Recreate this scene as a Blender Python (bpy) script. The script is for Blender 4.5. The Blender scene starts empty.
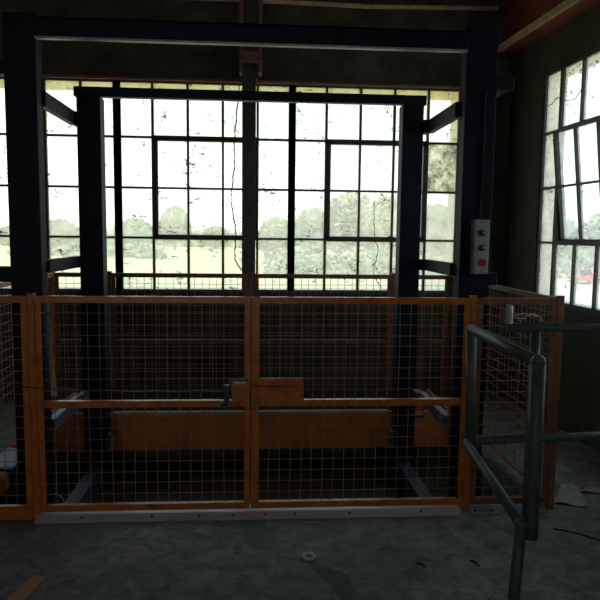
import bpy, bmesh, math, random
from mathutils import Vector, Matrix, Quaternion
rnd = random.Random(7)
S = bpy.context.scene
COL = S.collection

# ------------------------------------------------------------------ camera
F = 640.0; EYE = Vector((0, 0, 1.53))
_y, _p, _r = math.radians(4.0), math.radians(5.8), 0.0115
FW = Vector((math.sin(_y)*math.cos(_p), math.cos(_y)*math.cos(_p), -math.sin(_p)))
_r0 = Vector((math.cos(_y), -math.sin(_y), 0)); _u0 = _r0.cross(FW)
RT = _r0*math.cos(_r) + _u0*math.sin(_r); UP = _u0*math.cos(_r) - _r0*math.sin(_r)
cd = bpy.data.cameras.new('camera'); cam = bpy.data.objects.new('camera', cd); COL.objects.link(cam)
cd.sensor_width = 36; cd.sensor_fit = 'HORIZONTAL'; cd.lens = 36*F/600; cd.clip_start = .05; cd.clip_end = 2000
M = Matrix((RT, UP, -FW)).transposed().to_4x4(); M.translation = EYE
cam.matrix_world = M; S.camera = cam

# ------------------------------------------------------------------ sky and exposure
W = bpy.data.worlds.new('sky'); S.world = W; W.use_nodes = True
nt = W.node_tree; nt.nodes.clear()
wo = nt.nodes.new('ShaderNodeOutputWorld'); bg = nt.nodes.new('ShaderNodeBackground')
tc = nt.nodes.new('ShaderNodeTexCoord'); sx = nt.nodes.new('ShaderNodeSeparateXYZ')
rp = nt.nodes.new('ShaderNodeValToRGB'); nz = nt.nodes.new('ShaderNodeTexNoise'); mx = nt.nodes.new('ShaderNodeMix'); mx.data_type = 'RGBA'
nt.links.new(tc.outputs['Generated'], sx.inputs[0]); nt.links.new(sx.outputs['Z'], rp.inputs[0])
rp.color_ramp.elements[0].color = (.95, .98, .96, 1); rp.color_ramp.elements[0].position = 0.0
rp.color_ramp.elements[1].color = (.34, .48, .62, 1); rp.color_ramp.elements[1].position = .36
nz.inputs['Scale'].default_value = 3.0; nz.inputs['Detail'].default_value = 5
nt.links.new(tc.outputs['Generated'], nz.inputs['Vector'])
r2 = nt.nodes.new('ShaderNodeValToRGB'); r2.color_ramp.elements[0].position = .50; r2.color_ramp.elements[1].position = .75
nt.links.new(nz.outputs['Fac'], r2.inputs[0]); nt.links.new(r2.outputs[0], mx.inputs[0])
nt.links.new(rp.outputs[0], mx.inputs[6]); mx.inputs[7].default_value = (.97, .99, 1, 1)
nt.links.new(mx.outputs[2], bg.inputs[0]); bg.inputs['Strength'].default_value = 2.45
nt.links.new(bg.outputs[0], wo.inputs[0])
S.view_settings.view_transform = 'Standard'; S.view_settings.look = 'None'; S.view_settings.gamma = 1
S.view_settings.use_curve_mapping = False; S.view_settings.exposure = 0.0
cy = S.cycles
cy.max_bounces = 10; cy.diffuse_bounces = 5; cy.glossy_bounces = 4; cy.transparent_max_bounces = 24; cy.transmission_bounces = 6
cy.caustics_reflective = False; cy.caustics_refractive = False; cy.use_denoising = True
cy.sample_clamp_indirect = 8

sd = bpy.data.lights.new('sun', 'SUN'); sun = bpy.data.objects.new('sun', sd); COL.objects.link(sun)
sd.energy = 4.0; sd.color = (1.0, .95, .84); sd.angle = math.radians(3)
sun.rotation_euler = Vector((-.42, -.45, .80)).to_track_quat('Z', 'Y').to_euler()   # from behind and left, well above the roof

# ------------------------------------------------------------------ helpers
def at(px, py, Y):
    d = FW*F + RT*(px-300) + UP*(300-py); return EYE + d*(Y/d.y)
def gp(px, py, z=0.0):
    d = FW*F + RT*(px-300) + UP*(300-py); return EYE + d*((z-EYE.z)/d.z)

def box(bm, a, b, bev=0.0, rot=None, piv=None):
    a = Vector(a); b = Vector(b); c = (a+b)/2; s = b-a
    r = bmesh.ops.create_cube(bm, size=1.0); vs = r['verts']
    for v in vs: v.co = Vector((v.co.x*s.x, v.co.y*s.y, v.co.z*s.z)) + c
    if bev > 0:
        es = list({e for v in vs for e in v.link_edges})
        rr = bmesh.ops.bevel(bm, geom=es, offset=bev, segments=1, affect='EDGES')
        vs = list({v for f in rr['faces'] for v in f.verts} | {v for v in vs if v.is_valid})
    if rot is not None:
        bmesh.ops.rotate(bm, verts=vs, cent=piv or c, matrix=rot)
    return vs

def bar(bm, p, q, w, h, upv=(0, 0, 1)):
    """rectangular bar from p to q"""
    p = Vector(p); q = Vector(q); d = (q-p).normalized(); u = Vector(upv)
    s = d.cross(u).normalized(); u = s.cross(d).normalized()
    vs = [bm.verts.new(e + s*(w/2)*i + u*(h/2)*j) for e in (p, q) for i, j in ((-1, -1), (1, -1), (1, 1), (-1, 1))]
    for f in ((0, 1, 2, 3), (7, 6, 5, 4), (0, 4, 5, 1), (1, 5, 6, 2), (2, 6, 7, 3), (3, 7, 4, 0)):
        bm.faces.new([vs[i] for i in f])

def tube(bm, pts, r, n=8, cap=True):
    pts = [Vector(p) for p in pts]; rings = []
    rs = r if isinstance(r, (list, tuple)) else [r]*len(pts)
    ref = Vector((0, 0, 1))
    d0 = (pts[1]-pts[0]).normalized()
    if abs(d0.z) > .9: ref = Vector((0, 1, 0))
    for i, p in enumerate(pts):
        d = (pts[min(i+1, len(pts)-1)] - pts[max(i-1, 0)]).normalized()
        s = d.cross(ref).normalized(); u = s.cross(d).normalized()
        rings.append([bm.verts.new(p + (s*math.cos(2*math.pi*k/n) + u*math.sin(2*math.pi*k/n))*rs[i]) for k in range(n)])
    for a, b in zip(rings, rings[1:]):
        for k in range(n): bm.faces.new((a[k], a[(k+1) % n], b[(k+1) % n], b[k]))
    if cap: bm.faces.new(rings[0][::-1]); bm.faces.new(rings[-1])

def disc(bm, c, ax, r, h, n=20, r2=None):
    """cylinder centred at c along axis ax"""
    c = Vector(c); ax = Vector(ax).normalized()
    tube(bm, [c-ax*h/2, c+ax*h/2], [r, r if r2 is None else r2], n)

def link(name, bm, mat, parent=None, smooth=False, mw=None):
    me = bpy.data.meshes.new(name); bmesh.ops.recalc_face_normals(bm, faces=bm.faces); bm.to_mesh(me); bm.free()
    o = bpy.data.objects.new(name, me); COL.objects.link(o)
    if not isinstance(mat, (list, tuple)): mat = [mat]
    for m in mat: me.materials.append(m)
    if smooth:
        for p in me.polygons: p.use_smooth = True
    if parent is not None: o.parent = parent
    if mw is not None: o.matrix_world = mw
    return o

def tag(o, label=None, cat=None, group=None, kind=None):
    if label: o['label'] = label
    if cat: o['category'] = cat
    if group: o['group'] = group
    if kind: o['kind'] = kind
    return o

def empty(name, loc=(0, 0, 0), rz=0.0, **k):
    o = bpy.data.objects.new(name, None); COL.objects.link(o); o.empty_display_size = .1
    o.location = loc; o.rotation_euler = (0, 0, rz); return tag(o, **k)
B = bmesh.new

# ------------------------------------------------------------------ materials
def mat(name, c1, c2=None, rough=.6, scale=6, metal=0.0, bump=0.0, detail=6, lo=.4, hi=.65, spec=.5, rvar=0.0):
    m = bpy.data.materials.new(name); m.use_nodes = True; n = m.node_tree; b = n.nodes['Principled BSDF']
    b.inputs['Roughness'].default_value = rough; b.inputs['Metallic'].default_value = metal
    b.inputs['Specular IOR Level'].default_value = spec
    c2 = c2 or tuple(x*.7 for x in c1)
    t = n.nodes.new('ShaderNodeTexCoord'); z = n.nodes.new('ShaderNodeTexNoise'); r = n.nodes.new('ShaderNodeValToRGB')
    z.inputs['Scale'].default_value = scale; z.inputs['Detail'].default_value = detail; z.inputs['Roughness'].default_value = .65
    n.links.new(t.outputs['Object'], z.inputs['Vector']); n.links.new(z.outputs['Fac'], r.inputs[0])
    r.color_ramp.elements[0].position = lo; r.color_ramp.elements[0].color = (*c1, 1)
    r.color_ramp.elements[1].position = hi; r.color_ramp.elements[1].color = (*c2, 1)
    n.links.new(r.outputs[0], b.inputs['Base Color'])
    if bump:
        bp = n.nodes.new('ShaderNodeBump'); bp.inputs['Strength'].default_value = bump; bp.inputs['Distance'].default_value = .02
        n.links.new(z.outputs['Fac'], bp.inputs['Height']); n.links.new(bp.outputs[0], b.inputs['Normal'])
    if rvar:
        mp = n.nodes.new('ShaderNodeMapRange'); mp.inputs['To Min'].default_value = rough-rvar; mp.inputs['To Max'].default_value = rough+rvar
        n.links.new(z.outputs['Fac'], mp.inputs[0]); n.links.new(mp.outputs[0], b.inputs['Roughness'])
    return m
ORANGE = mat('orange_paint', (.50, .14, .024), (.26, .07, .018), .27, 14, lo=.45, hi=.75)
ORANGE_SHADE = mat('shaded_orange_paint', (.24, .085, .035), (.12, .05, .03), .6, 10)  # darker copy of the orange, shade of right and far parts painted in
ORANGE_PANEL = mat('orange_panel_paint', (.50, .135, .02), (.34, .085, .015), .55, 5)
WIRE = mat('dusty_wire', (.34, .19, .10), (.24, .15, .10), .5, 20)
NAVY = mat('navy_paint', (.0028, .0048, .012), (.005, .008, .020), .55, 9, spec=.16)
NAVY_LIT = mat('lit_blue_paint', (.07, .08, .17), (.12, .13, .22), .38, 12)  # lighter copy of the navy, light on the low braces painted in
NAVY_BASE = mat('lit_navy_paint', (.022, .024, .07), (.035, .034, .08), .5, 12)  # paler navy, light on the base beam tops mixed into the colour
EDGE = mat('painted_edge_glint', (.34, .35, .36), (.24, .25, .28), .35, 12)  # pale colour standing for the sky's reflection along the beam edges
SHOE = mat('greasy_guide_steel', (.05, .055, .07), None, .4)
FRAME = mat('rusty_black_window_steel', (.034, .034, .030), (.055, .045, .034), .6, 15)
WALL = mat('sooty_plaster', (.036, .034, .022), (.065, .060, .040), .9, 3.0, bump=.3)
WALLB = mat('grimy_wall_plaster', (.032, .029, .020), (.095, .080, .055), .9, 2.2, bump=.3)
CREAM = mat('cream_plaster_reveal', (.80, .66, .46), (.55, .38, .20), .9, 7, lo=.5, hi=.8)
CEIL = mat('sooty_ceiling', (.03, .028, .022), (.045, .04, .03), .9, 3)
RUST = mat('rust_brown_steel', (.15, .065, .04), (.22, .12, .075), .7, 12)
TAN = mat('tan_steel_and_lit_flange', (.62, .47, .28), (.42, .28, .16), .7, 16)  # tan of conduit and tie wire; on the red beam a painted lit edge
REDBEAM = mat('red_oxide_paint', (.36, .08, .05), (.20, .05, .035), .7, 8)
PIPE = mat('green_grey_pipe_paint', (.05, .068, .068), (.085, .105, .11), .5, 16, rvar=.1)
STEEL = mat('galvanised_steel', (.55, .56, .56), (.4, .41, .42), .3, 18, metal=.8)
BOXGREY = mat('grey_box_enamel', (.34, .36, .35), (.27, .29, .28), .4, 20)
BLACK = mat('black_plastic', (.012, .012, .013), None, .4, 20)
REDP = mat('red_plastic', (.45, .02, .03), None, .35, 20)
PAPER = mat('dirty_white_paper', (.36, .36, .34), (.24, .24, .22), .9, 10)
RED_CAR = mat('red_car_paint', (.65, .06, .06), None, .3, 3)
DARKG = mat('dark_car_glass', (.03, .03, .035), None, .1, 3)
SILL = mat('scuffed_grey_sill_steel', (.50, .42, .46), (.46, .20, .15), .32, 3.2, lo=.5, hi=.72, rvar=.1)
PLANK = mat('orange_painted_plank', (.50, .17, .09), (.36, .22, .18), .6, 7)
DECK = mat('oily_deck_plate', (.018, .015, .012), (.03, .02, .014), .9, 8, spec=.05)
CORD = mat('dark_twisted_cord', (.02, .018, .015), None, .8, 30)

# floor: dark worn concrete with its own stains
FLOOR = bpy.data.materials.new('worn_dark_concrete'); FLOOR.use_nodes = True
n = FLOOR.node_tree; b = n.nodes['Principled BSDF']; b.inputs['Roughness'].default_value = .75
t = n.nodes.new('ShaderNodeTexCoord')
def noise(sc, det=6, ro=.6, dist=0.0):
    z = n.nodes.new('ShaderNodeTexNoise'); z.inputs['Scale'].default_value = sc; z.inputs['Detail'].default_value = det
    z.inputs['Roughness'].default_value = ro; z.inputs['Distortion'].default_value = dist
    n.links.new(t.outputs['Object'], z.inputs['Vector']); return z
z1, z2, z3 = noise(1.3, 8, .75, .4), noise(9, 10, .78, .6), noise(45, 3, .6)
ra = n.nodes.new('ShaderNodeValToRGB'); ra.color_ramp.elements[0].position = .38; ra.color_ramp.elements[1].position = .62
ra.color_ramp.elements[0].color = (.085, .097, .092, 1); ra.color_ramp.elements[1].color = (.19, .195, .19, 1)
n.links.new(z1.outputs['Fac'], ra.inputs[0])
rb = n.nodes.new('ShaderNodeValToRGB'); rb.color_ramp.elements[0].position = .33; rb.color_ramp.elements[1].position = .68
rb.color_ramp.elements[0].color = (.30, .33, .32, 1); rb.color_ramp.elements[1].color = (1.75, 1.66, 1.66, 1)
n.links.new(z2.outputs['Fac'], rb.inputs[0])
mm = n.nodes.new('ShaderNodeMix'); mm.data_type = 'RGBA'; mm.blend_type = 'MULTIPLY'; mm.inputs[0].default_value = 1
n.links.new(ra.outputs[0], mm.inputs[6]); n.links.new(rb.outputs[0], mm.inputs[7])
rc = n.nodes.new('ShaderNodeValToRGB'); rc.color_ramp.elements[0].position = .66; rc.color_ramp.elements[1].position = .76
n.links.new(z3.outputs['Fac'], rc.inputs[0])
m3 = n.nodes.new('ShaderNodeMix'); m3.data_type = 'RGBA'; m3.inputs[7].default_value = (.25, .24, .22, 1)
n.links.new(rc.outputs[0], m3.inputs[0]); n.links.new(mm.outputs[2], m3.inputs[6]); n.links.new(m3.outputs[2], b.inputs['Base Color'])
bp = n.nodes.new('ShaderNodeBump'); bp.inputs['Strength'].default_value = .35; bp.inputs['Distance'].default_value = .01
n.links.new(z2.outputs['Fac'], bp.inputs['Height']); n.links.new(bp.outputs[0], b.inputs['Normal'])
mp = n.nodes.new('ShaderNodeMapRange'); mp.inputs['To Min'].default_value = .5; mp.inputs['To Max'].default_value = .9
n.links.new(z1.outputs['Fac'], mp.inputs[0]); n.links.new(mp.outputs[0], b.inputs['Roughness'])

def glass(name, film, tint=(.97, .98, .97), spots=.5, webs=.5, sc=1.0):
    """clear pane under a film of dust (diffusing), with specks and cobwebs on it"""
    m = bpy.data.materials.new(name); m.use_nodes = True; n = m.node_tree; n.nodes.clear()
    L = n.links.new; N = n.nodes.new
    out = N('ShaderNodeOutputMaterial'); t = N('ShaderNodeTexCoord')
    tr = N('ShaderNodeBsdfTransparent'); tr.inputs[0].default_value = (*tint, 1)
    tl = N('ShaderNodeBsdfTranslucent'); tl.inputs[0].default_value = (.95, .95, .88, 1)
    z = N('ShaderNodeTexNoise'); z.inputs['Scale'].default_value = 5*sc; z.inputs['Detail'].default_value = 7; z.inputs['Roughness'].default_value = .7
    L(t.outputs['Object'], z.inputs['Vector'])
    mr = N('ShaderNodeMapRange'); mr.inputs['From Min'].default_value = .3; mr.inputs['From Max'].default_value = .75
    mr.inputs['To Min'].default_value = film*.55; mr.inputs['To Max'].default_value = min(.95, film*1.5)
    L(z.outputs['Fac'], mr.inputs[0])
    m1 = N('ShaderNodeMixShader'); L(mr.outputs[0], m1.inputs[0]); L(tr.outputs[0], m1.inputs[1]); L(tl.outputs[0], m1.inputs[2])
    # specks
    df = N('ShaderNodeBsdfDiffuse'); df.inputs[0].default_value = (.05, .045, .03, 1)
    z2 = N('ShaderNodeTexNoise'); z2.inputs['Scale'].default_value = 26; z2.inputs['Detail'].default_value = 3
    L(t.outputs['Object'], z2.inputs['Vector'])
    g = N('ShaderNodeMapRange'); g.inputs['From Min'].default_value = .735-.05*spots; g.inputs['From Max'].default_value = .78-.05*spots
    L(z2.outputs['Fac'], g.inputs[0])
    # threads: thin level lines of a stretched, distorted noise
    mpn = N('ShaderNodeMapping'); mpn.inputs['Scale'].default_value = (4.0, 4.0, 9.0); L(t.outputs['Object'], mpn.inputs[0])
    z3 = N('ShaderNodeTexNoise'); z3.inputs['Scale'].default_value = 1.5; z3.inputs['Detail'].default_value = 2; z3.inputs['Distortion'].default_value = .6
    L(mpn.outputs[0], z3.inputs['Vector'])
    s1 = N('ShaderNodeMath'); s1.operation = 'SUBTRACT'; s1.inputs[1].default_value = .5; L(z3.outputs['Fac'], s1.inputs[0])
    s2 = N('ShaderNodeMath'); s2.operation = 'ABSOLUTE'; L(s1.outputs[0], s2.inputs[0])
    s3 = N('ShaderNodeMath'); s3.operation = 'LESS_THAN'; s3.inputs[1].default_value = .009; L(s2.outputs[0], s3.inputs[0])
    z4 = N('ShaderNodeTexNoise'); z4.inputs['Scale'].default_value = 4.5; L(t.outputs['Object'], z4.inputs['Vector'])
    g4 = N('ShaderNodeMapRange'); g4.inputs['From Min'].default_value = .60-.12*webs; g4.inputs['From Max'].default_value = .68-.12*webs
    L(z4.outputs['Fac'], g4.inputs[0])
    s4 = N('ShaderNodeMath'); s4.operation = 'MULTIPLY'; L(s3.outputs[0], s4.inputs[0]); L(g4.outputs[0], s4.inputs[1])
    s5 = N('ShaderNodeMath'); s5.operation = 'MULTIPLY'; s5.inputs[1].default_value = .75*min(1, webs*2); L(s4.outputs[0], s5.inputs[0])
    s6 = N('ShaderNodeMath'); s6.operation = 'MAXIMUM'; L(s5.outputs[0], s6.inputs[0]); L(g.outputs[0], s6.inputs[1])
    m2 = N('ShaderNodeMixShader'); L(s6.outputs[0], m2.inputs[0]); L(m1.outputs[0], m2.inputs[1]); L(df.outputs[0], m2.inputs[2])
    L(m2.outputs[0], out.inputs[0]); return m
GL = glass('dusty_window_glass', .32, spots=.9, webs=.85)
GL_FILM = glass('filmy_window_glass', .50, (.93, .96, 1), .2, .1, 1)
GL_RIGHT = glass('greyed_window_glass', .30, (.93, .97, .97), .3, .6, 1)
GL_GRIME = glass('grime_covered_glass', .70, (.8, .8, .72), .2, 0, 2.5)
def grime_spots():
    m = GL_GRIME; n = m.node_tree
    # ragged brown-grey dirt crust
    t = n.nodes.new('ShaderNodeTexCoord'); z = n.nodes.new('ShaderNodeTexNoise'); z.inputs['Scale'].default_value = 9; z.inputs['Detail'].default_value = 10; z.inputs['Roughness'].default_value = .8
    n.links.new(t.outputs['Object'], z.inputs['Vector'])
    g = n.nodes.new('ShaderNodeMapRange'); g.inputs['From Min'].default_value = .43; g.inputs['From Max'].default_value = .62; g.inputs['To Max'].default_value = .8
    n.links.new(z.outputs['Fac'], g.inputs[0])
    out = [x for x in n.nodes if x.type == 'OUTPUT_MATERIAL'][0]; src = out.inputs[0].links[0].from_socket
    d = n.nodes.new('ShaderNodeBsdfTranslucent'); d.inputs[0].default_value = (.22, .21, .15, 1)
    mix = n.nodes.new('ShaderNodeMixShader'); n.links.new(g.outputs[0], mix.inputs[0]); n.links.new(src, mix.inputs[1]); n.links.new(d.outputs[0], mix.inputs[2])
    n.links.new(mix.outputs[0], out.inputs[0])
grime_spots()

# ------------------------------------------------------------------ room shell
WY = 6.0                       # inner face of the far, glazed wall
TH = .25
A_R = math.radians(3.4)
PR = Vector((2.415, 5.4, 0))    # a point on the right wall, left end of its window
dR = Vector((math.sin(A_R), -math.cos(A_R), 0))
WTH = .42
CX = PR.x - math.tan(A_R)*(WY-PR.y)         # corner of far and right wall
MR = Matrix.Translation(PR) @ Matrix.Rotation(-(math.pi/2 - A_R), 4, 'Z')
MB = Matrix.Translation((0, WY, 0))
ZH, ZS, ZC, YF, XL = 2.885, 1.0, 4.15, -3.6, -3.4

bm = B()   # floor with the lift pit
PX, PY0, PY1, PZ = 1.62, 3.47, 5.37, -.26
x0, x1, y0, y1 = XL-.3, 3.6, YF-.3, WY+.3
def quad(bm, *c): bm.faces.new([bm.verts.new(v) for v in c])
box(bm, (x0, y0, -.5), (x1, PY0, 0)); box(bm, (x0, PY1, -.5), (x1, y1, 0))
box(bm, (x0, PY0, -.5), (-PX, PY1, 0)); box(bm, (PX, PY0, -.5), (x1, PY1, 0)); box(bm, (-PX, PY0, -.5), (PX, PY1, PZ))
tag(link('floor', bm, FLOOR), kind='structure')
bm = B(); box(bm, (-PX+.005, PY0+.005, PZ-.01), (PX-.005, PY1-.005, PZ+.006)); box(bm, (-PX, PY0-.005, PZ), (PX, PY0+.006, -.01)); box(bm, (-PX, PY1-.006, PZ), (PX, PY1+.005, -.01))
tag(link('trim_9', bm, mat('dark_brown_pit', (.022, .017, .010), (.055, .042, .022), .8, 3)), kind='structure')  # dark brown slabs over the pit bottom and its front and back faces
bm = B(); box(bm, (x0, y0, ZC), (x1, y1, ZC+.2)); tag(link('ceiling', bm, CEIL), kind='structure')

def wall_open(name, mw, xa, xb, oa, ob, za, zb, mt, z1=ZC, th=TH):
    bm = B()
    box(bm, (xa, 0, 0), (oa, th, z1)); box(bm, (ob, 0, 0), (xb, th, z1))
    box(bm, (oa, 0, 0), (ob, th, za)); box(bm, (oa, 0, zb), (ob, th, z1))
    return tag(link(name, bm, mt, mw=mw), kind='structure')
def reveal(name, mw, oa, ob, za, zb, th=TH):
    bm = B(); e = .012
    box(bm, (oa, .055, zb-e), (ob, th+.02, zb+.004)); box(bm, (oa, .055, za-.004), (ob, th+.05, za+e))
    box(bm, (oa-.004, .055, za+e), (oa+e, th+.02, zb-e)); box(bm, (ob-e, .055, za+e), (ob+.004, th+.02, zb-e))
    return tag(link(name, bm, CREAM, mw=mw), kind='structure')
WX0, WX1 = -1.258-1.589, 1.92
wall_open('wall_back', MB, XL-.3, CX+.02, WX0-.03, WX1+.03, ZS-.02, ZH+.008, WALLB, th=WTH)
reveal('trim_1', MB, WX0-.03, WX1+.03, ZS-.02, ZH+.008, WTH)
RLEN = 3.1
wall_open('wall_right', MR, -.85, 9.6, 0, RLEN, ZS-.02, ZH+.008, WALL, th=.19)
reveal('trim_2', MR, 0, RLEN, ZS-.02, ZH+.008, .19)
bm = B(); box(bm, (XL-.25, YF-.3, 0), (XL, WY+.2, ZC)); tag(link('wall_left', bm, WALL), kind='structure')
MF = Matrix.Translation((0, YF, 0)) @ Matrix.Rotation(math.pi, 4, 'Z')
wall_open('wall_front', MF, -3.6, 3.7, -.4, 3.0, 1.0, 3.3, WALL)

ROWS = [ZS, 1.49, 1.945, 2.4, ZH]
def window(name, mw, xs, rows, thick_ends, vent=None, tilt=0.0, gl=GL, special=(), x_thick=()):
    """steel casement: frame, bars, an optional pivoting vent and the panes"""
    root = tag(empty(name), kind='structure'); root.matrix_world = mw
    def par(o): o.parent = root; return o
    bm = B(); y0, y1 = .012, .05
    xa, xb, za, zb = xs[0], xs[-1], rows[0], rows[-1]
    box(bm, (xa-.012, y0, zb-.006), (xb+.012, y1, zb+.01)); box(bm, (xa-.012, y0, za-.02), (xb+.012, y1, za+.012))
    for i, x in enumerate(xs):
        w = .033 if (i in (0, len(xs)-1) and thick_ends) else .02 if i in x_thick else .0105
        if vent and vent[0] < i < vent[1]:
            box(bm, (x-w, y0, za), (x+w, y1, rows[vent[2]])); box(bm, (x-w, y0, rows[vent[3]]), (x+w, y1, zb))
        else: box(bm, (x-w, y0, za), (x+w, y1, zb))
    for j, z in enumerate(rows[1:-1], 1):
        w = .0095
        if vent and j in (vent[2], vent[3]): box(bm, (xs[vent[0]]-.012, y0-.003, z-.016), (xs[vent[1]]+.012, y1+.003, z+.016))
        if vent and vent[2] < j < vent[3]:
            box(bm, (xa, y0+.002, z-w), (xs[vent[0]], y1-.002, z+w)); box(bm, (xs[vent[1]], y0+.002, z-w), (xb, y1-.002, z+w))
        else: box(bm, (xa, y0+.002, z-w), (xb, y1-.002, z+w))
    par(link('frame', bm, FRAME))
    bm = B(); yg = .034
    for i in range(len(xs)-1):
        for j in range(len(rows)-1):
            if vent and vent[0] <= i < vent[1] and vent[2] <= j < vent[3]: continue
            if (i, j) in dict(special): continue
            box(bm, (xs[i]+.004, yg-.0015, rows[j]+.004), (xs[i+1]-.004, yg+.0015, rows[j+1]-.004))
    par(link('glass', bm, gl))
    vo = root
    if vent:
        xa, xb, za, zb = xs[vent[0]], xs[vent[1]], rows[vent[2]], rows[vent[3]]
        zc = (za+zb)/2
        pm = Matrix.Translation((0, .031, zc)) @ Matrix.Rotation(tilt, 4, 'X') @ Matrix.Translation((0, -.031, -zc))
        bm = B(); t = .026
        a, c = (y0-.008, y1+.008)
        for q0, q1 in (((xa+.004, a, za+.004), (xa+.004+t*1.5, c, zb-.004)), ((xb-.004-t*1.3, a, za+.004), (xb-.004, c, zb-.004)),
                       ((xa+.004, a, za+.004), (xb-.004, c, za+.004+t)), ((xa+.004, a, zb-.004-t), (xb-.004, c, zb-.004))): box(bm, q0, q1)
        for x in xs[vent[0]+1:vent[1]]: box(bm, (x-.0095, y0, za+.01), (x+.0095, y1, zb-.01))
        for z in rows[vent[2]+1:vent[3]]: box(bm, (xa+.01, y0+.002, z-.009), (xb-.01, y1-.002, z+.009))
        o = par(link('vent_frame', bm, FRAME)); o.matrix_local = pm
        bm = B(); yy = .034
        for i in range(vent[0], vent[1]):
            for j in range(vent[2], vent[3]):
                if (i, j) in dict(special): continue
                box(bm, (xs[i]+.006, yy-.0015, rows[j]+.006), (xs[i+1]-.006, yy+.0015, rows[j+1]-.006))
        g = link('vent_glass', bm, gl, o)
        bm = B(); tube(bm, [((xa+xb)/2, y0-.02, za+.012), ((xa+xb)/2+.02, y0-.05, za+.0), ((xa+xb)/2+.11, y0-.055, za-.004)], .006, 6)
        link('vent_stay', bm, FRAME, o)
    for (i, j), mt in special:
        bm = B(); e = .005
        box(bm, (xs[i]+e, .0325, rows[j]+e), (xs[i+1]-e, .0355, rows[j+1]-e))
        o = par(link('grimy_pane' if mt is GL_GRIME else 'filmy_pane', bm, mt))
    return root
sp = .3178
def xs_from(x, n=5): return [x+sp*i for i in range(n+1)]
window('window_1', MB, xs_from(WX0), ROWS, True)
window('window_2', MB, xs_from(-1.258), ROWS, True, vent=(1, 4, 1, 3))
window('window_3', MB, xs_from(.331), ROWS, True, vent=(1, 4, 1, 3),
       special=(((4, 2), GL_GRIME), ((1, 2), GL_FILM), ((4, 1), GL_FILM), ((4, 0), GL_FILM), ((3, 1), GL_FILM)))
xr = [.012] + [.27+.30*i for i in range(9)] + [RLEN-.012]
window('window_4', MR, xr, ROWS, False, vent=(1, 4, 1, 3), tilt=math.radians(6.5), gl=GL_RIGHT, x_thick=(1, 5, 9))
# unseen window added in the wall behind the viewer, for daylight from that side
window('unseen_window_5', MF, [-.39+.48*i for i in range(7)]+[2.99], [1.01, 1.58, 2.15, 2.72, 3.29], False, gl=GL)

# wall ledge under the lintel, conduit, columns and beams of the building
bm = B(); box(bm, (XL, WY-.03, ZH+.010), (CX, WY, ZH+.035), .004); tag(link('trim_3', bm, RUST), kind='structure')
bm = B(); tube(bm, [(XL, WY-.05, 3.60), (-1.6, WY-.05, 3.605), (0, WY-.05, 3.60), (1.0, WY-.05, 3.585), (2.2, WY-.05, 3.61)], .022, 8)
tag(link('steel_conduit', bm, TAN, smooth=True), 'thin tan steel conduit running across the wall above the window', 'pipe')
# H-section stanchion in front of the middle of the far wall: rusty above the lintel, dark below
xa, xb = -.15, .05
bm = B(); box(bm, (xa, 5.80, 2.95), (xa+.035, WY, ZC), .003); box(bm, (xb-.035, 5.80, 2.95), (xb, WY, ZC), .003)
tag(link('trim_4', bm, RUST), kind='structure')
bm = B(); box(bm, (xa+.035, 5.87, 2.9), (xb-.035, 5.90, ZC)); box(bm, (-.125, 5.82, 0), (-.003, 5.90, 2.95), .003)
tag(link('trim_5', bm, FRAME), kind='structure')
bm = B(); box(bm, (xa+.01, 5.785, 3.02), (xb-.01, 5.805, 3.12), .003); tag(link('trim_8', bm, RUST), kind='structure')
# red oxide beam along the right wall
def rbox(bm, a, b): box(bm, a, b)
e = at(494, 54.5, WY-.02); bz = e.z
off = (e - Vector((PR.x, PR.y, 0)))
d0 = off.dot(Vector((math.cos(A_R), math.sin(A_R), 0)))    # how far in from the wall (negative)
bm = B()
box(bm, (-.58, d0, bz), (9.5, d0+.26, bz+.03)); box(bm, (-.58, d0+.115, bz+.03), (9.5, d0+.14, bz+.40)); box(bm, (-.58, d0, bz+.40), (9.5, d0+.26, bz+.43))
tag(link('trim_6', bm, REDBEAM, mw=MR), kind='structure')
bm = B(); box(bm, (-.58, d0-.012, bz-.004), (9.5, d0+.018, bz+.05)); tag(link('trim_7', bm, TAN, mw=MR), kind='structure')  # strip with the light on the flange edge painted as tan

# ------------------------------------------------------------------ goods lift frame
lift = empty('goods_lift', (0, 4.1, 0), label='tall navy steel goods lift with four columns and two cross beams behind the orange gates', cat='lift')
def lp(name, bm, mt, sm=False, parent=lift):
    o = link(name, bm, mt, smooth=sm); o.parent = parent
    o.matrix_parent_inverse = Matrix.Translation((0, -4.1, 0)) if parent is lift else Matrix.Identity(4)
    return o
YC0, YC1, YI0, YI1 = 3.66, 3.76, 4.44, 4.56
def hollow(bm, xa, xb, ya, yb, z0, z1):
    # lipped channel: front and back flange, web on the inner side
    box(bm, (xa, ya, z0), (xb, ya+.014, z1), .002); box(bm, (xa, yb-.014, z0), (xb, yb, z1), .002)
    s = .012
    box(bm, (xa, ya+.014, z0), (xa+s, yb-.014, z1)); box(bm, (xb-s, ya+.014, z0), (xb, yb-.014, z1))
for xa, xb in ((-1.36, -1.19), (1.185, 1.365)):
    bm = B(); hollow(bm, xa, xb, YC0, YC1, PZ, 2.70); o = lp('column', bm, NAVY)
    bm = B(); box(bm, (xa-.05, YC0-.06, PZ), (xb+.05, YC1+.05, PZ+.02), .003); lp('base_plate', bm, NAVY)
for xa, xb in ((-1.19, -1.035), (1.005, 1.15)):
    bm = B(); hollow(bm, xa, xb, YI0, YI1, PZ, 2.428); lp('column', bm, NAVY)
    bm = B(); box(bm, (xa-.04, YI0-.04, PZ), (xb+.04, YI1+.04, PZ+.02), .003); lp('base_plate', bm, NAVY)
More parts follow.
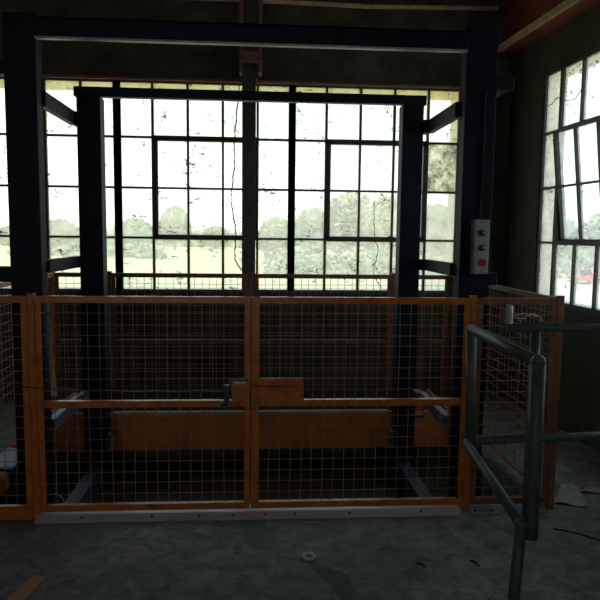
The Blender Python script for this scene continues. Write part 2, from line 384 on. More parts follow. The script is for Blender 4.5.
bm = B(); box(bm, (-1.19, YC0-.01, 2.578), (1.185, YC0+.006, 2.68), .003); box(bm, (-1.19, YC0-.01, 2.67), (1.185, YC1, 2.68)); cbm = lp('cross_beam', bm, NAVY)
bm = B(); box(bm, (-1.19, YC0-.014, 2.566), (1.185, YC0+.022, 2.578), .001); o = link('lower_edge_glint', bm, EDGE, cbm)  # painted glint under the front beam
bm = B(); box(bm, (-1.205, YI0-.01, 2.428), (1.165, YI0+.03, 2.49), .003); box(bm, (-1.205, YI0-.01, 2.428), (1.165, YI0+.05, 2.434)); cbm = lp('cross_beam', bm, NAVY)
bm = B(); box(bm, (-1.03, YI0-.014, 2.420), (1.0, YI0+.012, 2.428), .001); o = link('lower_edge_glint', bm, EDGE, cbm)
for sgn in (-1, 1):
    xo = -1.195 if sgn < 0 else 1.180
    for z, hh, mt in ((2.27, .085, NAVY), (1.335, .075, NAVY), (.40, .075, NAVY_LIT)):
        bm = B()
        box(bm, (xo-.022, YC1-.005, z-hh/2), (xo+.022, YI0-.06, z+hh/2), .003)
        xi = -1.16 if sgn < 0 else 1.13
        box(bm, (min(xo, xi)-.005, YI0-.10, z-hh/2), (max(xo, xi)+.005, YI0+.005, z+hh/2), .003)
        lp('brace', bm, mt)
    bm = B(); xx = -1.11*1 if sgn < 0 else 1.075      # floor channel between the two columns of a side
    box(bm, (xx-.045, YC1-.05, PZ+.02), (xx+.045, YI0+.02, -.10), .004); lp('base_beam', bm, NAVY_BASE)
    # short anchor arms outside the columns
    xa = -1.36 if sgn < 0 else 1.365
    if sgn < 0:
        bm = B(); box(bm, (xa-.36, YC0+.01, 1.25), (xa, YC1, 1.335), .004); lp('anchor_arm', bm, NAVY)
        bm = B(); box(bm, (xa-.36, YC0+.01, 2.38), (xa, YC1, 2.45), .004); lp('anchor_arm', bm, NAVY)
    else:
        bm = B(); box(bm, (xa-.19, YC0-.03, 2.36), (xa+.09, YC0-.001, 2.43), .004); box(bm, (xa+.05, YC0, 2.36), (xa+.075, YC0+.30, 2.42), .003); lp('anchor_arm', bm, NAVY)
        bm = B(); box(bm, (xa, YC0, 1.25), (xa+.05, YC1, 1.32), .003); lp('anchor_arm', bm, NAVY)
# guide shoes on the inner columns
for x in (-1.022, .99):
    bm = B(); s = 1 if x < 0 else -1
    box(bm, (x-.013, YI0+.0, .0), (x+.013, YI0+.09, .12), .004); disc(bm, (x+s*.02, YI0+.045, .06), (1, 0, 0), .028, .014); lp('guide_shoe', bm, SHOE)

# platform
plat = empty('lift_platform', (0, 4.68, 0), label='low orange lift platform parked at floor level between the navy columns', cat='platform')
def pp(name, bm, mt, **k):
    o = link(name, bm, mt); o.parent = plat; o.matrix_parent_inverse = Matrix.Translation((0, -4.68, 0)); return o
YP = 4.66
bm = B(); box(bm, (-1.50, YP, -.06), (1.50, YP+.03, .215), .004); box(bm, (-1.50, YP+.03, -.06), (1.50, YP+.10, -.03)); pp('front_skirt', bm, ORANGE_PANEL)
bm = B(); box(bm, (-1.50, YP+.03, .17), (1.50, 5.33, .205)); pp('deck', bm, DECK)
bm = B(); box(bm, (-1.04, YP-.004, .198), (1.0, YP+.035, .222), .002); pp('nosing_strip', bm, mat('worn_nosing', (.40, .18, .10), (.36, .30, .22), .5, 6))
for x in (-1.5, 1.47):
    bm = B(); box(bm, (x, YP+.03, -.06), (x+.03, 5.33, .215)); pp('side_skirt', bm, ORANGE_PANEL)
for x in (-1.1, 0, 1.1):
    bm = B(); box(bm, (x-.05, YP+.05, PZ), (x+.05, 5.3, -.03)); pp('under_beam', bm, DECK)
p = at(418, 411, YP-.01)
lab = empty('warning_label', p, label='small red, yellow and blue warning sticker on the lift skirt by the right inner column', cat='sticker')
for (a, c, dz0, dz1, mt) in ((-.035, .035, .0, .045, mat('label_red', (.5, .05, .02))), (-.02, .04, -.03, .0, mat('label_yellow', (.55, .33, .03))), (-.035, -.02, -.03, 0, mat('label_red_edge', (.4, .06, .03))), (-.03, .05, -.055, -.03, mat('label_blue', (.03, .06, .25)))):
    bm = B(); box(bm, (a, .003, dz0), (c, .008, dz1)); link('printed_field', bm, mt, lab)
bm = B(); box(bm, (-.038, .006, -.058), (.053, .0105, .048)); link('backing', bm, mat('label_back', (.1, .1, .12)), lab)

# ------------------------------------------------------------------ orange mesh enclosure
def wires(bm, x0, x1, z0, z1, sp=.0605, r=.0019):
    nx = max(1, round((x1-x0)/sp)); nz = max(1, round((z1-z0)/sp))
    for i in range(1, nx):
        x = x0+(x1-x0)*i/nx; j = [rnd.uniform(-.0025, .0025) for _ in range(3)]
        tube(bm, [(x+j[0], .002, z0), (x+j[1], .002+rnd.uniform(-.003, .003), (z0+z1)/2), (x+j[2], .002, z1)], r, 4, False)
    for i in range(1, nz):
        z = z0+(z1-z0)*i/nz; j = [rnd.uniform(-.0025, .0025) for _ in range(3)]
        tube(bm, [(x0, -.002, z+j[0]), ((x0+x1)/2, -.002+rnd.uniform(-.003, .003), z+j[1]), (x1, -.002, z+j[2])], r, 4, False)

def panel(name, loc, w, rz, label, cat, group, sl=.032, sr=.032, mid=True, toe=False, hinges=None, h=1.2, zb=.035, om=None):
    om = om or ORANGE
    root = empty(name, loc, rz, label=label, cat=cat, group=group); d = .016
    rails = [('bottom_rail', zb, .035), ('top_rail', h-.036, .036)]
    if mid: rails.insert(1, ('middle_rail', .605, .036))
    for nm, z, hh in rails:
        bm = B(); box(bm, (sl-.001, -d, z), (w-sr+.001, -d+.006, z+hh), .0015); box(bm, (sl-.001, -d+.004, z+hh-.006), (w-sr+.001, d, z+hh), .0015)
        link(nm, bm, om, root)
    for a, b_ in ((0, sl), (w-sr, w)):
        bm = B(); box(bm, (a, -d-.001, zb), (b_, -d+.006, h), .0015)
        o = .006; xx = a if a == 0 else b_-o
        box(bm, (xx, -d+.004, zb), (xx+o, d, h), .0015); link('stile', bm, om, root)
    bm = B()
    zz = [r[1] for r in rails]
    for a, b_ in zip(rails, rails[1:]): wires(bm, sl-.008, w-sr+.008, a[1]+a[2]-.004, b_[1]+.004)
    link('wire_mesh', bm, WIRE, root)
    if toe:
        bm = B(); box(bm, (0, -d-.012, .0), (w, -d-.004, .062), .002); link('toe_plate', bm, ORANGE, root)
    if hinges is not None:
        for z in (.14, .80) if True else ():
            bm = B(); disc(bm, (hinges, -d-.012, z), (0, 0, 1), .011, .09, 10); link('hinge', bm, ORANGE, root)
    return root
G1 = 'orange wire mesh panels round the lift'
G2 = 'orange gate leaves on the near side'
gl = panel('safety_gate', (-1.145, 3.4, 0), 1.118, 0, 'orange wire mesh gate leaf on the near left, carrying the dark lock', 'gate', G2, sl=.034, sr=.03, hinges=.004)
gr = panel('safety_gate', (-.022, 3.4, 0), 1.188, 0, 'orange wire mesh gate leaf on the near right, with the wide bolt plate', 'gate', G2, sl=.045, sr=.034, hinges=1.184)
panel('mesh_fence_panel', (-1.645, 3.4, 0), .462, 0, 'narrow orange mesh panel left of the near gates, cut by the photo edge', 'fence', G1, mid=False, toe=True)
panel('mesh_fence_panel', (1.205, 3.4, 0), .447, 0, 'narrow orange mesh panel right of the near gates, behind the pipe rail', 'fence', G1, mid=False, om=ORANGE_SHADE)
panel('mesh_fence_panel', (1.67, 3.425, 0), 1.95, math.pi/2, 'long orange mesh side panel running back on the right of the lift', 'fence', G1, mid=False, om=ORANGE_SHADE)
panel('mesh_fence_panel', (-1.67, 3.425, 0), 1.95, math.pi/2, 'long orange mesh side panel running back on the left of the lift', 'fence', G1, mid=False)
panel('safety_gate', (-1.19, 5.4, 0), 1.125, 0, 'far orange mesh gate leaf left of the centre post, against the windows', 'gate', 'far orange gate leaves under the windows', om=ORANGE_SHADE)
panel('safety_gate', (-.005, 5.4, 0), 1.16, 0, 'far orange mesh gate leaf right of the centre post, against the windows', 'gate', 'far orange gate leaves under the windows', om=ORANGE_SHADE)
panel('mesh_fence_panel', (-1.65, 5.4, 0), .42, 0, 'narrow far orange mesh panel behind the left lift columns', 'fence', G1, om=ORANGE_SHADE)
panel('mesh_fence_panel', (1.20, 5.4, 0), .455, 0, 'narrow far orange mesh panel behind the right lift columns', 'fence', G1, om=ORANGE_SHADE)
def post(x, y, w, label, h=1.21, om=ORANGE):
    root = empty('fence_post', (x, y, 0), label=label, cat='post', group='orange square posts of the lift enclosure')
    bm = B(); box(bm, (-w/2, -.018, .006), (w/2, .018, h), .002); link('shaft', bm, om, root)
    bm = B(); box(bm, (-w/2, -.024, 0), (w/2, .022, .008), .001); link('foot_plate', bm, om, root)
    bm = B(); box(bm, (-w/2-.001, -.019, h), (w/2+.001, .019, h+.004)); link('end_cap', bm, om, root)
post(-1.164, 3.4, .034, 'square orange post carrying the left near gate leaf')
post(1.185, 3.4, .034, 'square orange post carrying the right near gate leaf')
post(1.672, 3.4, .038, 'near right corner post of the orange enclosure, by the dropped paper', om=ORANGE_SHADE)
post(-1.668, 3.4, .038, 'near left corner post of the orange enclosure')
post(-1.21, 5.4, .034, 'far orange post beside the left inner column', om=ORANGE_SHADE)
post(-.037, 5.4, .046, 'far orange post in the middle under the steel stanchion', om=ORANGE_SHADE)
post(1.176, 5.4, .034, 'far orange post beside the right inner column', om=ORANGE_SHADE)
post(1.676, 5.4, .036, 'far right corner post of the orange enclosure', om=ORANGE_SHADE)
post(-1.672, 5.4, .036, 'far left corner post of the orange enclosure', om=ORANGE_SHADE)

# lock hardware
def plate(parent, name, x0, x1, z0, z1, y0, y1, mt):
    bm = B(); box(bm, (x0, y0, z0), (x1, y1, z1), .0015); o = link(name, bm, mt, parent); return o
lb = plate(gr, 'bolt_plate', .040, .285, .615, .765, -.028, -.020, ORANGE)
for x in (.185, .25):
    bm = B(); disc(bm, (x, -.031, .722), (0, 1, 0), .008, .008, 6); link('bolt_head', bm, RUST, lb)
bm = B(); tube(bm, [(.0, -.03, .722), (.26, -.03, .722)], .006, 8); link('slide_rod', bm, RUST, lb)
lb2 = plate(gl, 'lock_plate', 1.02, 1.118, .64, .735, -.028, -.020, ORANGE)
bm = B(); box(bm, (1.0, -.034, .738), (1.112, -.022, .765), .002); link('striker', bm, RUST, lb2)
bm = B(); tube(bm, [(1.03, -.04, .742), (1.10, -.04, .742)], .008, 8); link('bolt', bm, STEEL, lb2)
# interlock with cable
il = empty('interlock_switch', (-.15, 3.372, .64), label='small dark blue lock switch hanging at the middle of the near gates', cat='lock')
bm = B(); box(bm, (-.018, -.02, 0), (.014, .012, .09), .004); link('housing', bm, mat('blue_black_case', (.015, .022, .045), None, .4), il)
bm = B(); disc(bm, (-.012, -.004, -.01), (1, 0, .3), .014, .04, 10); link('cable_gland', bm, BLACK, il)
bm = B(); pts = []
for i in range(25):
    t_ = i/24; x = -1.26+t_*(1.11); z = .726-.03*t_ - .012*math.sin(math.pi*t_) + .002*math.sin(t_*31)
    pts.append((x, 3.368-.006*math.sin(t_*math.pi), z))
tube(bm, pts, .0035, 6)
tag(link('switch_cable', bm, BLACK), 'thin black cable strung across the left near gate to the lock switch', 'cable')

# sill plate in front of the gates
bm = B(); rs = [[bm.verts.new((x, y, z)) for y, z in ((3.322, 0), (3.322, .004), (3.375, .024), (3.465, .030), (3.465, 0))] for x in (-1.16, 1.14)]
bm.faces.new(rs[0]); bm.faces.new(rs[1][::-1])
for i in range(5): bm.faces.new((rs[0][i], rs[0][(i+1) % 5], rs[1][(i+1) % 5], rs[1][i]))
sill = tag(link('sill_plate', bm, SILL), 'long grey steel threshold strip on the floor under the near gates', 'threshold')
for x in (-.92, -.55, -.30, -.12, .06, .22, .52, .92):
    bm = B(); disc(bm, (x, 3.35, .0155), (0, -.36, 1), .007, .004, 10); link('screw_head', bm, BLACK, sill)
a = gp(467, 509); bm = B(); box(bm, (1.19, 3.325, 0), (1.36, 3.40, .012), .002); o = tag(link('floor_bracket', bm, STEEL), 'small flat steel bracket on the floor under the right gate post', 'bracket')
for x in (1.225, 1.32):
    bm = B(); disc(bm, (x, 3.355, .014), (0, 0, 1), .009, .006, 8); link('bolt_head', bm, BLACK, o)

# control box on the right column
_c = at(480.5, 274, YC0-.07)
cb = empty('control_box', (_c.x, YC0-.0345, _c.z), label='grey push button box with two black buttons and one red on the right column', cat='control box')
w, h = .089, .31
bm = B(); box(bm, (-w/2, -.032, 0), (w/2, .032, h), .004); link('housing', bm, BOXGREY, cb)
bm = B(); box(bm, (-w/2+.003, -.035, .003), (w/2-.003, -.031, h-.003), .001); link('cover', bm, BOXGREY, cb)
for z, c in ((h-.075, 0), (h-.160, 0), (h-.243, 1)):
    if c == 0:
        bm = B(); disc(bm, (0, -.042, z), (0, 1, 0), .018, .014, 20); bz_ = link('button_ring', bm, BLACK, cb)
        bm = B(); disc(bm, (.003, -.052, z+.002), (0, 1, 0), .009, .008, 16); link('button_cap', bm, STEEL, bz_)
    else:
        bm = B(); disc(bm, (0, -.044, z), (0, 1, 0), .013, .02, 20); bz_ = link('button_stem', bm, BLACK, cb)
        bm = B(); disc(bm, (0, -.060, z), (0, 1, 0), .020, .016, 20, .0225); link('mushroom_button', bm, REDP, bz_)
for z in (.014, h-.014):
    bm = B(); disc(bm, (0, -.036, z), (0, 1, 0), .0045, .004, 8); link('screw', bm, BLACK, cb)
bm = B(); tube(bm, [(_c.x, YC0-.010, _c.z+.315), (1.300, YC0-.008, 1.9), (1.296, YC0-.008, 2.2), (1.298, YC0-.008, 2.35)], .006, 6)
tag(link('control_cable', bm, BLACK), 'black cable running up the right column from the grey button box', 'cable')
# hydraulic unit at the left inside the enclosure
hu = empty('hydraulic_unit', (-1.53, 3.98, PZ*0), label='low dark blue power unit with pale lid inside the left mesh panel', cat='machine')
bm = B(); box(bm, (-.07, -.17, .0), (.08, .17, .12), .01); link('tank', bm, NAVY, hu)
bm = B(); box(bm, (-.075, -.18, .12), (.09, .18, .135), .004); link('lid', bm, mat('pale_blue_lid', (.25, .30, .42), (.12, .16, .26), .35), hu)
bm = B(); box(bm, (-.07, -.30, .0), (.08, -.19, .12), .02); link('motor_guard', bm, ORANGE_PANEL, hu)
bm = B(); box(bm, (-.08, -.32, -.26), (.09, .2, .0)); link('plinth', bm, DECK, hu)

# torn pale strip hanging on the left front column
bm = B(); pts = [at(48, 300, 3.63), at(48.5, 318, 3.63), at(50, 345, 3.64), at(52, 370, 3.64), at(54, 396, 3.64)]
prev = None
for i, p in enumerate(pts):
    ww = (.006, .012, .016, .013, .018)[i]; l = bm.verts.new(p+Vector((-ww, rnd.uniform(-.004, .004), 0))); r = bm.verts.new(p+Vector((ww, rnd.uniform(-.004, .004), 0)))
    if prev: bm.faces.new((prev[0], prev[1], r, l))
    prev = (l, r)
o = link('plastic_strip', bm, mat('pale_plastic', (.85, .82, .74), (.5, .48, .42), .5, 30)); o.modifiers.new('t', 'SOLIDIFY').thickness = .001
tag(o, 'torn pale plastic strip hanging beside the left lift column', 'plastic strip')

# bent thin hose end on the pit edge, lower left
bm = B(); c = at(58, 497, 3.6); tube(bm, [c+Vector((-.02, 0, .02)), c+Vector((0, 0, .015)), c+Vector((.02, 0, 0)), c+Vector((.03, 0, -.02))], .004, 6)
tube(bm, [c+Vector((.03, 0, -.02)), Vector((c.x+.03, c.y, PZ))], .003, 6)
tag(link('hose_end', bm, mat('pale_green_hose', (.35, .42, .33)), smooth=True), 'short pale curled hose end behind the lower left corner of the gate', 'hose')

# ------------------------------------------------------------------ pipe railing
rl = empty('pipe_railing', (1.15, 3.05, 0), label='green-grey welded pipe railing standing in front of the right mesh panel', cat='railing')
def rp_(name, pts, r, mt=PIPE, n=16):
    bm = B(); tube(bm, pts, r, n); o = link(name, bm, mt, smooth=False); o.parent = rl; o.matrix_parent_inverse = rl.matrix_basis.inverted()
    for p in o.data.polygons: p.use_smooth = len(p.vertices) == 4
    return o
def arc(p0, p1, p2, n=5):
    return [p0*(1-t)**2 + p1*2*t*(1-t) + p2*t*t for t in [i/n for i in range(n+1)]]
rl_m = rl.matrix_basis
bpy.context.view_layer.update()
Ft, Fb = at(471.5, 330, 3.05), at(470.5, 443, 3.05)
Nt, Nb = at(538.5, 362, 2.3), at(530, 538, 2.3)
rp_('post', [Ft, Fb], .024)
rp_('rail', [Ft+Vector((0, 0, .005)), Nt+Vector((0, 0, .0))], .024)
rp_('near_post', [Nt, Nb], .0275)
Lt = at(521, 524, 2.3); Lf = gp(515, 662); Lf.z = 0
rp_('lower_rail', [at(466, 443, 3.04), Lt], .022)
rp_('lower_post', [Lt, Vector((Lt.x-.02, Lt.y, .0))], .0225)
dd = Vector((1, .085, 0)); 
U0 = at(507, 328, 3.06); Lw = at(470, 441, 3.05); tU = (2.60-U0.x); tL = (2.60-Lw.x)
rp_('upper_pipe', [U0, U0+dd*(tU-.02)], .020)
rp_('lower_pipe', [Lw, Lw+dd*(tL-.02)], .021)
P2 = at(536, 330, 3.10); rp_('back_post', [P2, Vector((P2.x, P2.y, 0))], .024)
bm = B(); disc(bm, (P2.x, P2.y, .006), (0, 0, 1), .06, .012, 16); o = link('floor_flange', bm, PIPE, rl); o.matrix_parent_inverse = rl.matrix_basis.inverted()
for p_, r_ in ((Nt, .0285), (Ft+Vector((0, 0, .003)), .0255), (at(467, 443, 3.045), .024), (Lt, .024)):
    bm = B(); bmesh.ops.create_uvsphere(bm, u_segments=16, v_segments=10, radius=r_)
    for v in bm.verts: v.co = v.co*1.0 + p_
    o = link('elbow', bm, PIPE, rl, smooth=True); o.matrix_parent_inverse = rl.matrix_basis.inverted()
# silver pin on the pipe with its chain
c = at(509, 315, 3.06)
lt = empty('latch_pin', c, label='shiny steel pin with a short chain on the upper pipe', cat='pin')
bm = B(); disc(bm, (0, 0, 0), (0, 0, 1), .019, .085, 16); disc(bm, (0, 0, .045), (0, 0, 1), .015, .01, 16); link('pin', bm, STEEL, lt, smooth=False)
bm = B()
for i in range(9):
    x = .03+i*.013; z = -.01-.012*math.sin(i*.7)+.004*(i % 2)
    pts = [Vector((x+.009*math.cos(q), (.006*math.sin(q) if i % 2 else 0), z+(0 if i % 2 else .006*math.sin(q)))) for q in [k*math.pi/4 for k in range(9)]]
    tube(bm, pts, .002, 5, False)
link('chain', bm, STEEL, lt)
bm = B(); tube(bm, [(.03, 0, 0), (.08, .0, .008), (.16, .0, -.01), (.17, 0, -.03)], .004, 6); link('tie_wire', bm, TAN, lt)

# ------------------------------------------------------------------ things on the floor
c = gp(309, 558); ring = B()
pts = []
for i in range(33):
    q = 2*math.pi*i/32; pts.append(Vector((.027*math.cos(q), .027*math.sin(q), .007)))
tube(ring, pts, [.008]*33, 8, False)
o = link('steel_ring', ring, mat('pale_ring', (.55, .56, .66), (.35, .36, .45), .35), smooth=True); o.location = c
tag(o, 'small pale steel ring lying on the floor in front of the gates', 'ring')
pts = [gp(34, 578), gp(46.5, 579.5), gp(19, 606), gp(3, 606)]
bm = B(); lo = [bm.verts.new((p.x, p.y, 0)) for p in pts]; hi = [bm.verts.new((p.x, p.y, .014)) for p in pts]
bm.faces.new(lo[::-1]); bm.faces.new(hi)
for i in range(4): bm.faces.new((lo[i], lo[(i+1) % 4], hi[(i+1) % 4], hi[i]))
tag(link('wooden_board', bm, PLANK), 'orange painted board lying on the floor at the lower left', 'board')
def crumple(name, outline, label, hgt=.02, res=14, mt=PAPER):
    # sheet bounded by four floor points
    bm = B(); g = []
    for i in range(res+1):
        row = []
        for j in range(res+1):
            u, v = i/res, j/res
            a = outline[0].lerp(outline[1], u); b_ = outline[3].lerp(outline[2], u); p = a.lerp(b_, v)
            e = .006*math.sin(9*u+3*v); z = .004+hgt*abs(math.sin(5*u+2.3*v)*math.cos(4*v-2*u))+rnd.uniform(0, .004)
            row.append(bm.verts.new((p.x+rnd.uniform(-.006, .006)+e, p.y+rnd.uniform(-.006, .006), z)))
        g.append(row)
    for i in range(res):
        for j in range(res): bm.faces.new((g[i][j], g[i+1][j], g[i+1][j+1], g[i][j+1]))
    o = link(name, bm, mt); o.modifiers.new('t', 'SOLIDIFY').thickness = .0015
    return tag(o, label, 'paper')
crumple('crumpled_paper', [gp(553, 504), gp(588, 508), gp(580, 489), gp(562, 485)], 'crumpled grey-white paper sheet on the floor beside the right corner post', .014)
crumple('paper_scrap', [gp(580, 493), gp(602, 494), gp(602, 488), gp(586, 489)], 'torn paper scrap on the floor at the right edge, beyond the large sheet', .012, 6)
def twig(name, a, b_, label, r=.004, cat='stick', mt=CORD):
    bm = B(); p, q = gp(*a), gp(*b_); p.z = q.z = r; m_ = (p+q)/2 + Vector((.01, .01, 0)); tube(bm, [p, m_, q], r, 6)
    tag(link(name, bm, mt), label, cat)
twig('thin_stick', (553, 529), (600, 541), 'long thin dark stick on the floor at the right below the paper')
twig('short_stick', (470, 561), (479, 567), 'short dark stick on the floor left of the near pipe post')
twig('splinter', (416, 564), (425, 567), 'tiny dark splinter on the floor right of the steel ring')
twig('orange_strip', (300, 523.5), (326, 524.5), 'thin pale orange strip on the floor just before the threshold', .004, 'strip', PLANK)
for k, (px, py, s_, lb_) in enumerate(((509, 553, .010, 'pale pebble on the floor just left of the near pipe post'), (176, 571, .007, 'tiny white crumb on the floor, the nearer of two at left'), (168, 588, .007, 'tiny white crumb on the floor, nearest the bottom edge at left'),
        (59, 554, .009, 'pale chip on the floor in front of the left gate hinge post'), (534, 543, .012, 'pale chip on the floor beside the near pipe post, right side'), (489, 598, .009, 'pale chip on the floor at the bottom edge left of the pipe'))):
    bm = B(); bmesh.ops.create_icosphere(bm, subdivisions=1, radius=s_)
    for v in bm.verts: v.co = Vector((v.co.x*rnd.uniform(.8, 1.4), v.co.y*rnd.uniform(.7, 1.1), v.co.z*.55))
    o = link('concrete_chip', bm, PAPER); p = gp(px, py); o.location = (p.x, p.y, s_*.45); tag(o, lb_, 'debris', 'loose chips on the floor')

bm = B(); cc = gp(336, 581); out = []
for k in range(28):
    q = 2*math.pi*k/28; rr = 1+.28*math.sin(3*q+1)+.16*math.sin(7*q)
    u, v = .055*rr*math.cos(q), .17*rr*math.sin(q); out.append((cc.x+u-.35*v, cc.y+v))
lo = [bm.verts.new((x, y, 0)) for x, y in out]; hi = [bm.verts.new((x, y, .0015)) for x, y in out]
bm.faces.new(hi)
for k in range(28): bm.faces.new((lo[k], lo[(k+1) % 28], hi[(k+1) % 28], hi[k]))
tag(link('oil_stain', bm, mat('dried_oil', (.06, .064, .06), (.095, .098, .094), .75, 14)), 'dark irregular oil stain on the floor just right of the steel ring', 'stain')

# ------------------------------------------------------------------ cords and wires by the windows
def cord(name, pl, Y, r, label, tw=True, n=60, cat='cord'):
    P = [at(x, y, Y) for x, y in pl]; out = []
    segs = len(P)-1
    for i in range(n+1):
        t = i/n*segs; k = min(int(t), segs-1); u = t-k
        p0, p1, p2, p3 = P[max(k-1, 0)], P[k], P[k+1], P[min(k+2, segs)]
        q = .5*((2*p1)+(p2-p0)*u+(2*p0-5*p1+4*p2-p3)*u*u+(3*p1-p0-3*p2+p3)*u**3)
        if tw: q = q + Vector((.004*math.sin(i*1.9), .004*math.cos(i*1.9), 0))
        out.append(q)
    bm = B(); tube(bm, out, r, 5); return tag(link(name, bm, CORD), label, cat)
cord('hanging_cord', [(239, 84), (238.7, 92.7), (234.7, 137), (234.5, 163), (231.6, 200), (235.7, 232), (235, 258), (241.6, 270)], 5.95, .0065, 'dark twisted cord hanging down the window just left of the steel stanchion')
cord('hanging_cord', [(374, 200), (374.7, 237), (378, 249), (374, 273), (381, 287)], 5.95, .004, 'thin dark cord hanging below the right-hand vent of the far window')
P0 = [(-.15, -.03, 2.68), (.06, -.03, 2.62), (.2, -.03, 2.61), (.29, -.03, 2.65), (.4, -.03, 2.60), (.55, -.03, 2.58), (.68, -.03, 2.66)]
bm = B(); tube(bm, [MR @ Vector(p) for p in P0], .0035, 5)
tag(link('loose_wire', bm, CORD), 'loose drooping wire strung across the top of the right window', 'wire')
bm = B(); tube(bm, [MR @ Vector((.36+.035*math.sin(q), -.03, 2.90+.06*math.cos(q))) for q in [k*.6 for k in range(10)]], .005, 6)
tag(link('wire_loop', bm, CORD), 'small wire loop hanging at the head of the right window', 'wire')

# ------------------------------------------------------------------ outdoors
GZ = -3.0
GRASS = mat('dry_pale_grass', (.68, .62, .27), (.52, .51, .20), .95, .08, detail=8)
YARD = mat('pale_dusty_yard', (.72, .66, .52), (.58, .52, .40), .95, .3)
bm = B(); box(bm, (-500, WY+1, GZ-.2), (500, 900, GZ)); box(bm, (4.5, -300, GZ-.2), (500, WY+1, GZ))
tag(link('field_ground', bm, GRASS), kind='structure')
bm = B(); quadp = [(6, 8), (26, 68), (140, 75), (140, -40), (6, -40)]
lo = [bm.verts.new((x, y, GZ)) for x, y in quadp]; hi = [bm.verts.new((x, y, GZ+.03)) for x, y in quadp]
bm.faces.new(hi); 
for i in range(5): bm.faces.new((lo[i], lo[(i+1) % 5], hi[(i+1) % 5], hi[i]))
tag(link('yard_ground', bm, YARD), kind='structure')

def leafmat(name, c1, c2):
    m = mat(name, c1, c2, .9, .6, detail=4); return m
LEAF = [leafmat('grey_green_leaves', (.30, .32, .18), (.42, .43, .26)), leafmat('olive_leaves', (.36, .38, .19), (.26, .29, .15)),
        leafmat('dull_green_leaves', (.22, .26, .15), (.33, .36, .21))]
BARK = mat('grey_bark', (.18, .15, .11))
def leaves(bm, blobs, n, s):
    tot = sum(b[1][0]*b[1][2] for b in blobs)
    for c, r in blobs:
        for _ in range(int(n*r[0]*r[2]/tot)):
            v = Vector((rnd.gauss(0, 1), rnd.gauss(0, 1), rnd.gauss(0, 1))).normalized() * (rnd.uniform(.35, 1)**.5)
            p = Vector(c) + Vector((v.x*r[0], v.y*r[1], v.z*r[2]))
            a = Vector((rnd.uniform(-1, 1), rnd.uniform(-1, 1), rnd.uniform(-1, 1))).normalized(); b_ = a.orthogonal().normalized()
            k = s*rnd.uniform(.6, 1.3)
            bm.faces.new([bm.verts.new(p+a*k), bm.verts.new(p+b_*k*.6), bm.verts.new(p-a*k), bm.verts.new(p-b_*k*.6)])
def tree(px, top, wpx, Y, label, li, name='distant_tree', grp='trees beyond the field', n=3200):
    b0 = at(px, 240, Y); zt = at(px, top, Y).z; R_ = wpx/2*Y/F; H_ = zt-GZ
    root = empty(name, (b0.x, Y, GZ), label=label, cat='tree', group=grp)
    bm = B(); hb = H_*.25
    tube(bm, [(0, 0, 0), (R_*.05, 0, H_*.3), (-R_*.03, 0, H_*.6)], [R_*.09+.1, R_*.07+.06, R_*.03+.03], 7)
    for k in range(4):
        q = k*1.7; tube(bm, [(0, 0, H_*.3), (R_*.5*math.cos(q), R_*.5*math.sin(q), H_*.62)], [.12, .05], 5)
    link('trunk', bm, BARK, root)
    blobs = [((0, 0, H_*.62), (R_*.75, R_*.75, H_*.37))]
    for k in range(6):
        q = rnd.uniform(0, 6.28); rr = rnd.uniform(.4, .62)*R_
        blobs.append(((rr*math.cos(q), rr*math.sin(q), H_*rnd.uniform(.32, .75)), (R_*.42, R_*.42, H_*.22)))
    bm = B(); leaves(bm, blobs, n, max(.26, Y*.0052)); link('crown', bm, LEAF[li], root)
tree(175, 206, 34, 185, 'tall round pale tree rising alone above the far woodland, left of the stanchion', 0)
tree(135, 219, 40, 195, 'low broad tree in the far woodland directly behind the left inner column edge', 1)
tree(60, 220, 34, 200, 'pale distant tree seen between the two left lift columns', 0)
tree(15, 226, 30, 200, 'pale distant tree at the left edge of the window', 1)
tree(216, 227, 34, 200, 'low pale tree by the hanging cord', 1)
tree(279, 217, 50, 92, 'rounded green tree just right of the steel stanchion', 0)
tree(312, 207, 52, 82, 'bushy tree between the stanchion and the right-hand vent', 2)
tree(350, 189, 66, 92, 'tallest grey-green tree, filling the left part of the right-hand vent', 0)
tree(390, 191, 62, 81, 'broad tree behind the right inner column', 1)
tree(432, 203, 60, 91, 'tree seen right of the right inner column', 2)
tree(480, 205, 70, 81, 'tree hidden mostly by the right lift column', 0)
tree(565, 218, 40, 80, 'grey-green tree behind the yard, left part of the right window', 2, grp='trees behind the yard')
tree(600, 212, 50, 88, 'grey-green tree behind the red car, right part of the right window', 0, grp='trees behind the yard')
tree(535, 222, 34, 87, 'grey-green tree at the left jamb of the right window', 1, grp='trees behind the yard')
tree(650, 208, 60, 79, 'grey-green tree just outside the right edge of the photo', 2, grp='trees behind the yard')
bm = B(); bl = []
for i in range(60):
    x = -150+i*4.6; bl.append(((x, 224+rnd.uniform(-4, 4), GZ+rnd.uniform(1.5, 3)), (5, 3, rnd.uniform(2.5, 4.6))))
leaves(bm, bl, 9000, .9); tag(link('woodland', bm, LEAF[1]), 'pale strip of distant woodland along the far edge of the field', 'woodland', kind='stuff')
bm = B(); bl = []
for i in range(16):
    x = -44+i*1.7; bl.append(((x, 128-abs(i-4)*.8+rnd.uniform(-3, 3), GZ+rnd.uniform(.1, .5)), (3.0, 2, rnd.uniform(1.2, 2.6))))
leaves(bm, bl, 3500, .5); tag(link('field_bushes', bm, LEAF[1]), 'low olive bushes in the middle of the field, left of the stanchion', 'bushes', kind='stuff')
bm = B(); bl = []
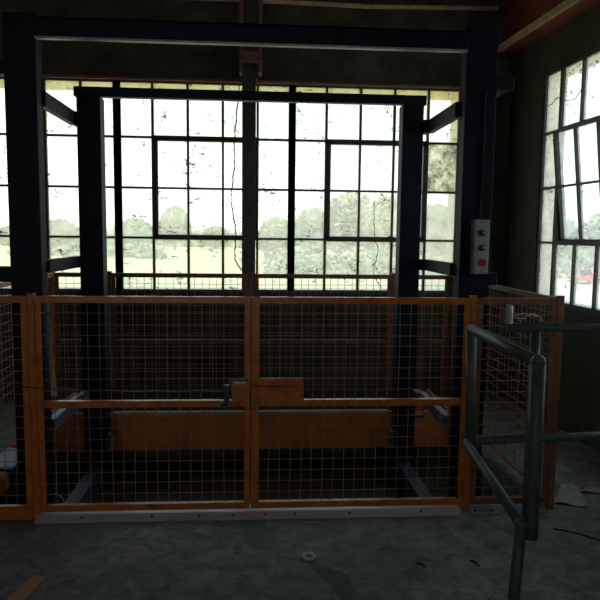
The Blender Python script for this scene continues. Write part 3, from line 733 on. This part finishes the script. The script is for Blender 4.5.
for i in range(34):
    x = 3+i*.85; bl.append(((x, 72+rnd.uniform(-2, 1), GZ+rnd.uniform(.3, 1)), (2.4, 2, rnd.uniform(1.2, 2.6))))
leaves(bm, bl, 7000, .36); tag(link('scrub', bm, LEAF[0]), 'low green scrub at the foot of the nearer trees, right of the stanchion', 'bushes', kind='stuff')
bm = B(); bl = []
for i in range(30):
    x = 36+i*1.9; bl.append(((x, 71+rnd.uniform(-1, .5), GZ+rnd.uniform(.8, 1.6)), (2.2, 1.6, rnd.uniform(1.4, 2.8))))
leaves(bm, bl, 6000, .34); tag(link('yard_hedge', bm, LEAF[2]), 'grey-green hedge along the far side of the pale yard', 'hedge', kind='stuff')

# red car and wall across the yard
cp = at(583, 280, 62); cp.z = GZ+.03
car = empty('parked_car', cp, math.radians(70), label='small red car parked across the yard, seen through the right window', cat='car')
bm = B(); prof = [(-2.0, .35), (-2.0, .85), (-1.75, .95), (-1.2, 1.4), (.35, 1.42), (1.0, .98), (1.95, .85), (2.05, .35)]
l = [bm.verts.new((x, -.8, z)) for x, z in prof]; r = [bm.verts.new((x, .8, z)) for x, z in prof]
bm.faces.new(l); bm.faces.new(r[::-1])
for i in range(len(prof)): bm.faces.new((l[i], l[(i+1) % 8], r[(i+1) % 8], r[i]))
bmesh.ops.bevel(bm, geom=bm.edges[:], offset=.06, segments=2, affect='EDGES'); link('body', bm, RED_CAR, car)
bm = B(); box(bm, (-1.15, -.81, 1.0), (.45, .81, 1.32), .04); link('side_window', bm, DARKG, car)
bm = B(); box(bm, (-1.93, -.62, .98), (-1.3, .62, 1.28), .03, Matrix.Rotation(math.radians(-40), 3, 'Y')); link('rear_window', bm, DARKG, car)
for x in (-1.3, 1.3):
    for y in (-.75, .75):
        bm = B(); disc(bm, (x, y, .31), (0, 1, 0), .31, .2, 20); link('wheel', bm, BLACK, car)
a = at(592, 281, 60); bm = B(); box(bm, (a.x, a.y, GZ+.03), (a.x+14, a.y+.3, GZ+1.75), .02)
tag(link('yard_wall', bm, mat('terracotta_wall', (.62, .30, .20), (.5, .26, .18), .9, 1)), 'low terracotta coloured wall right of the red car, through the right window', 'wall')
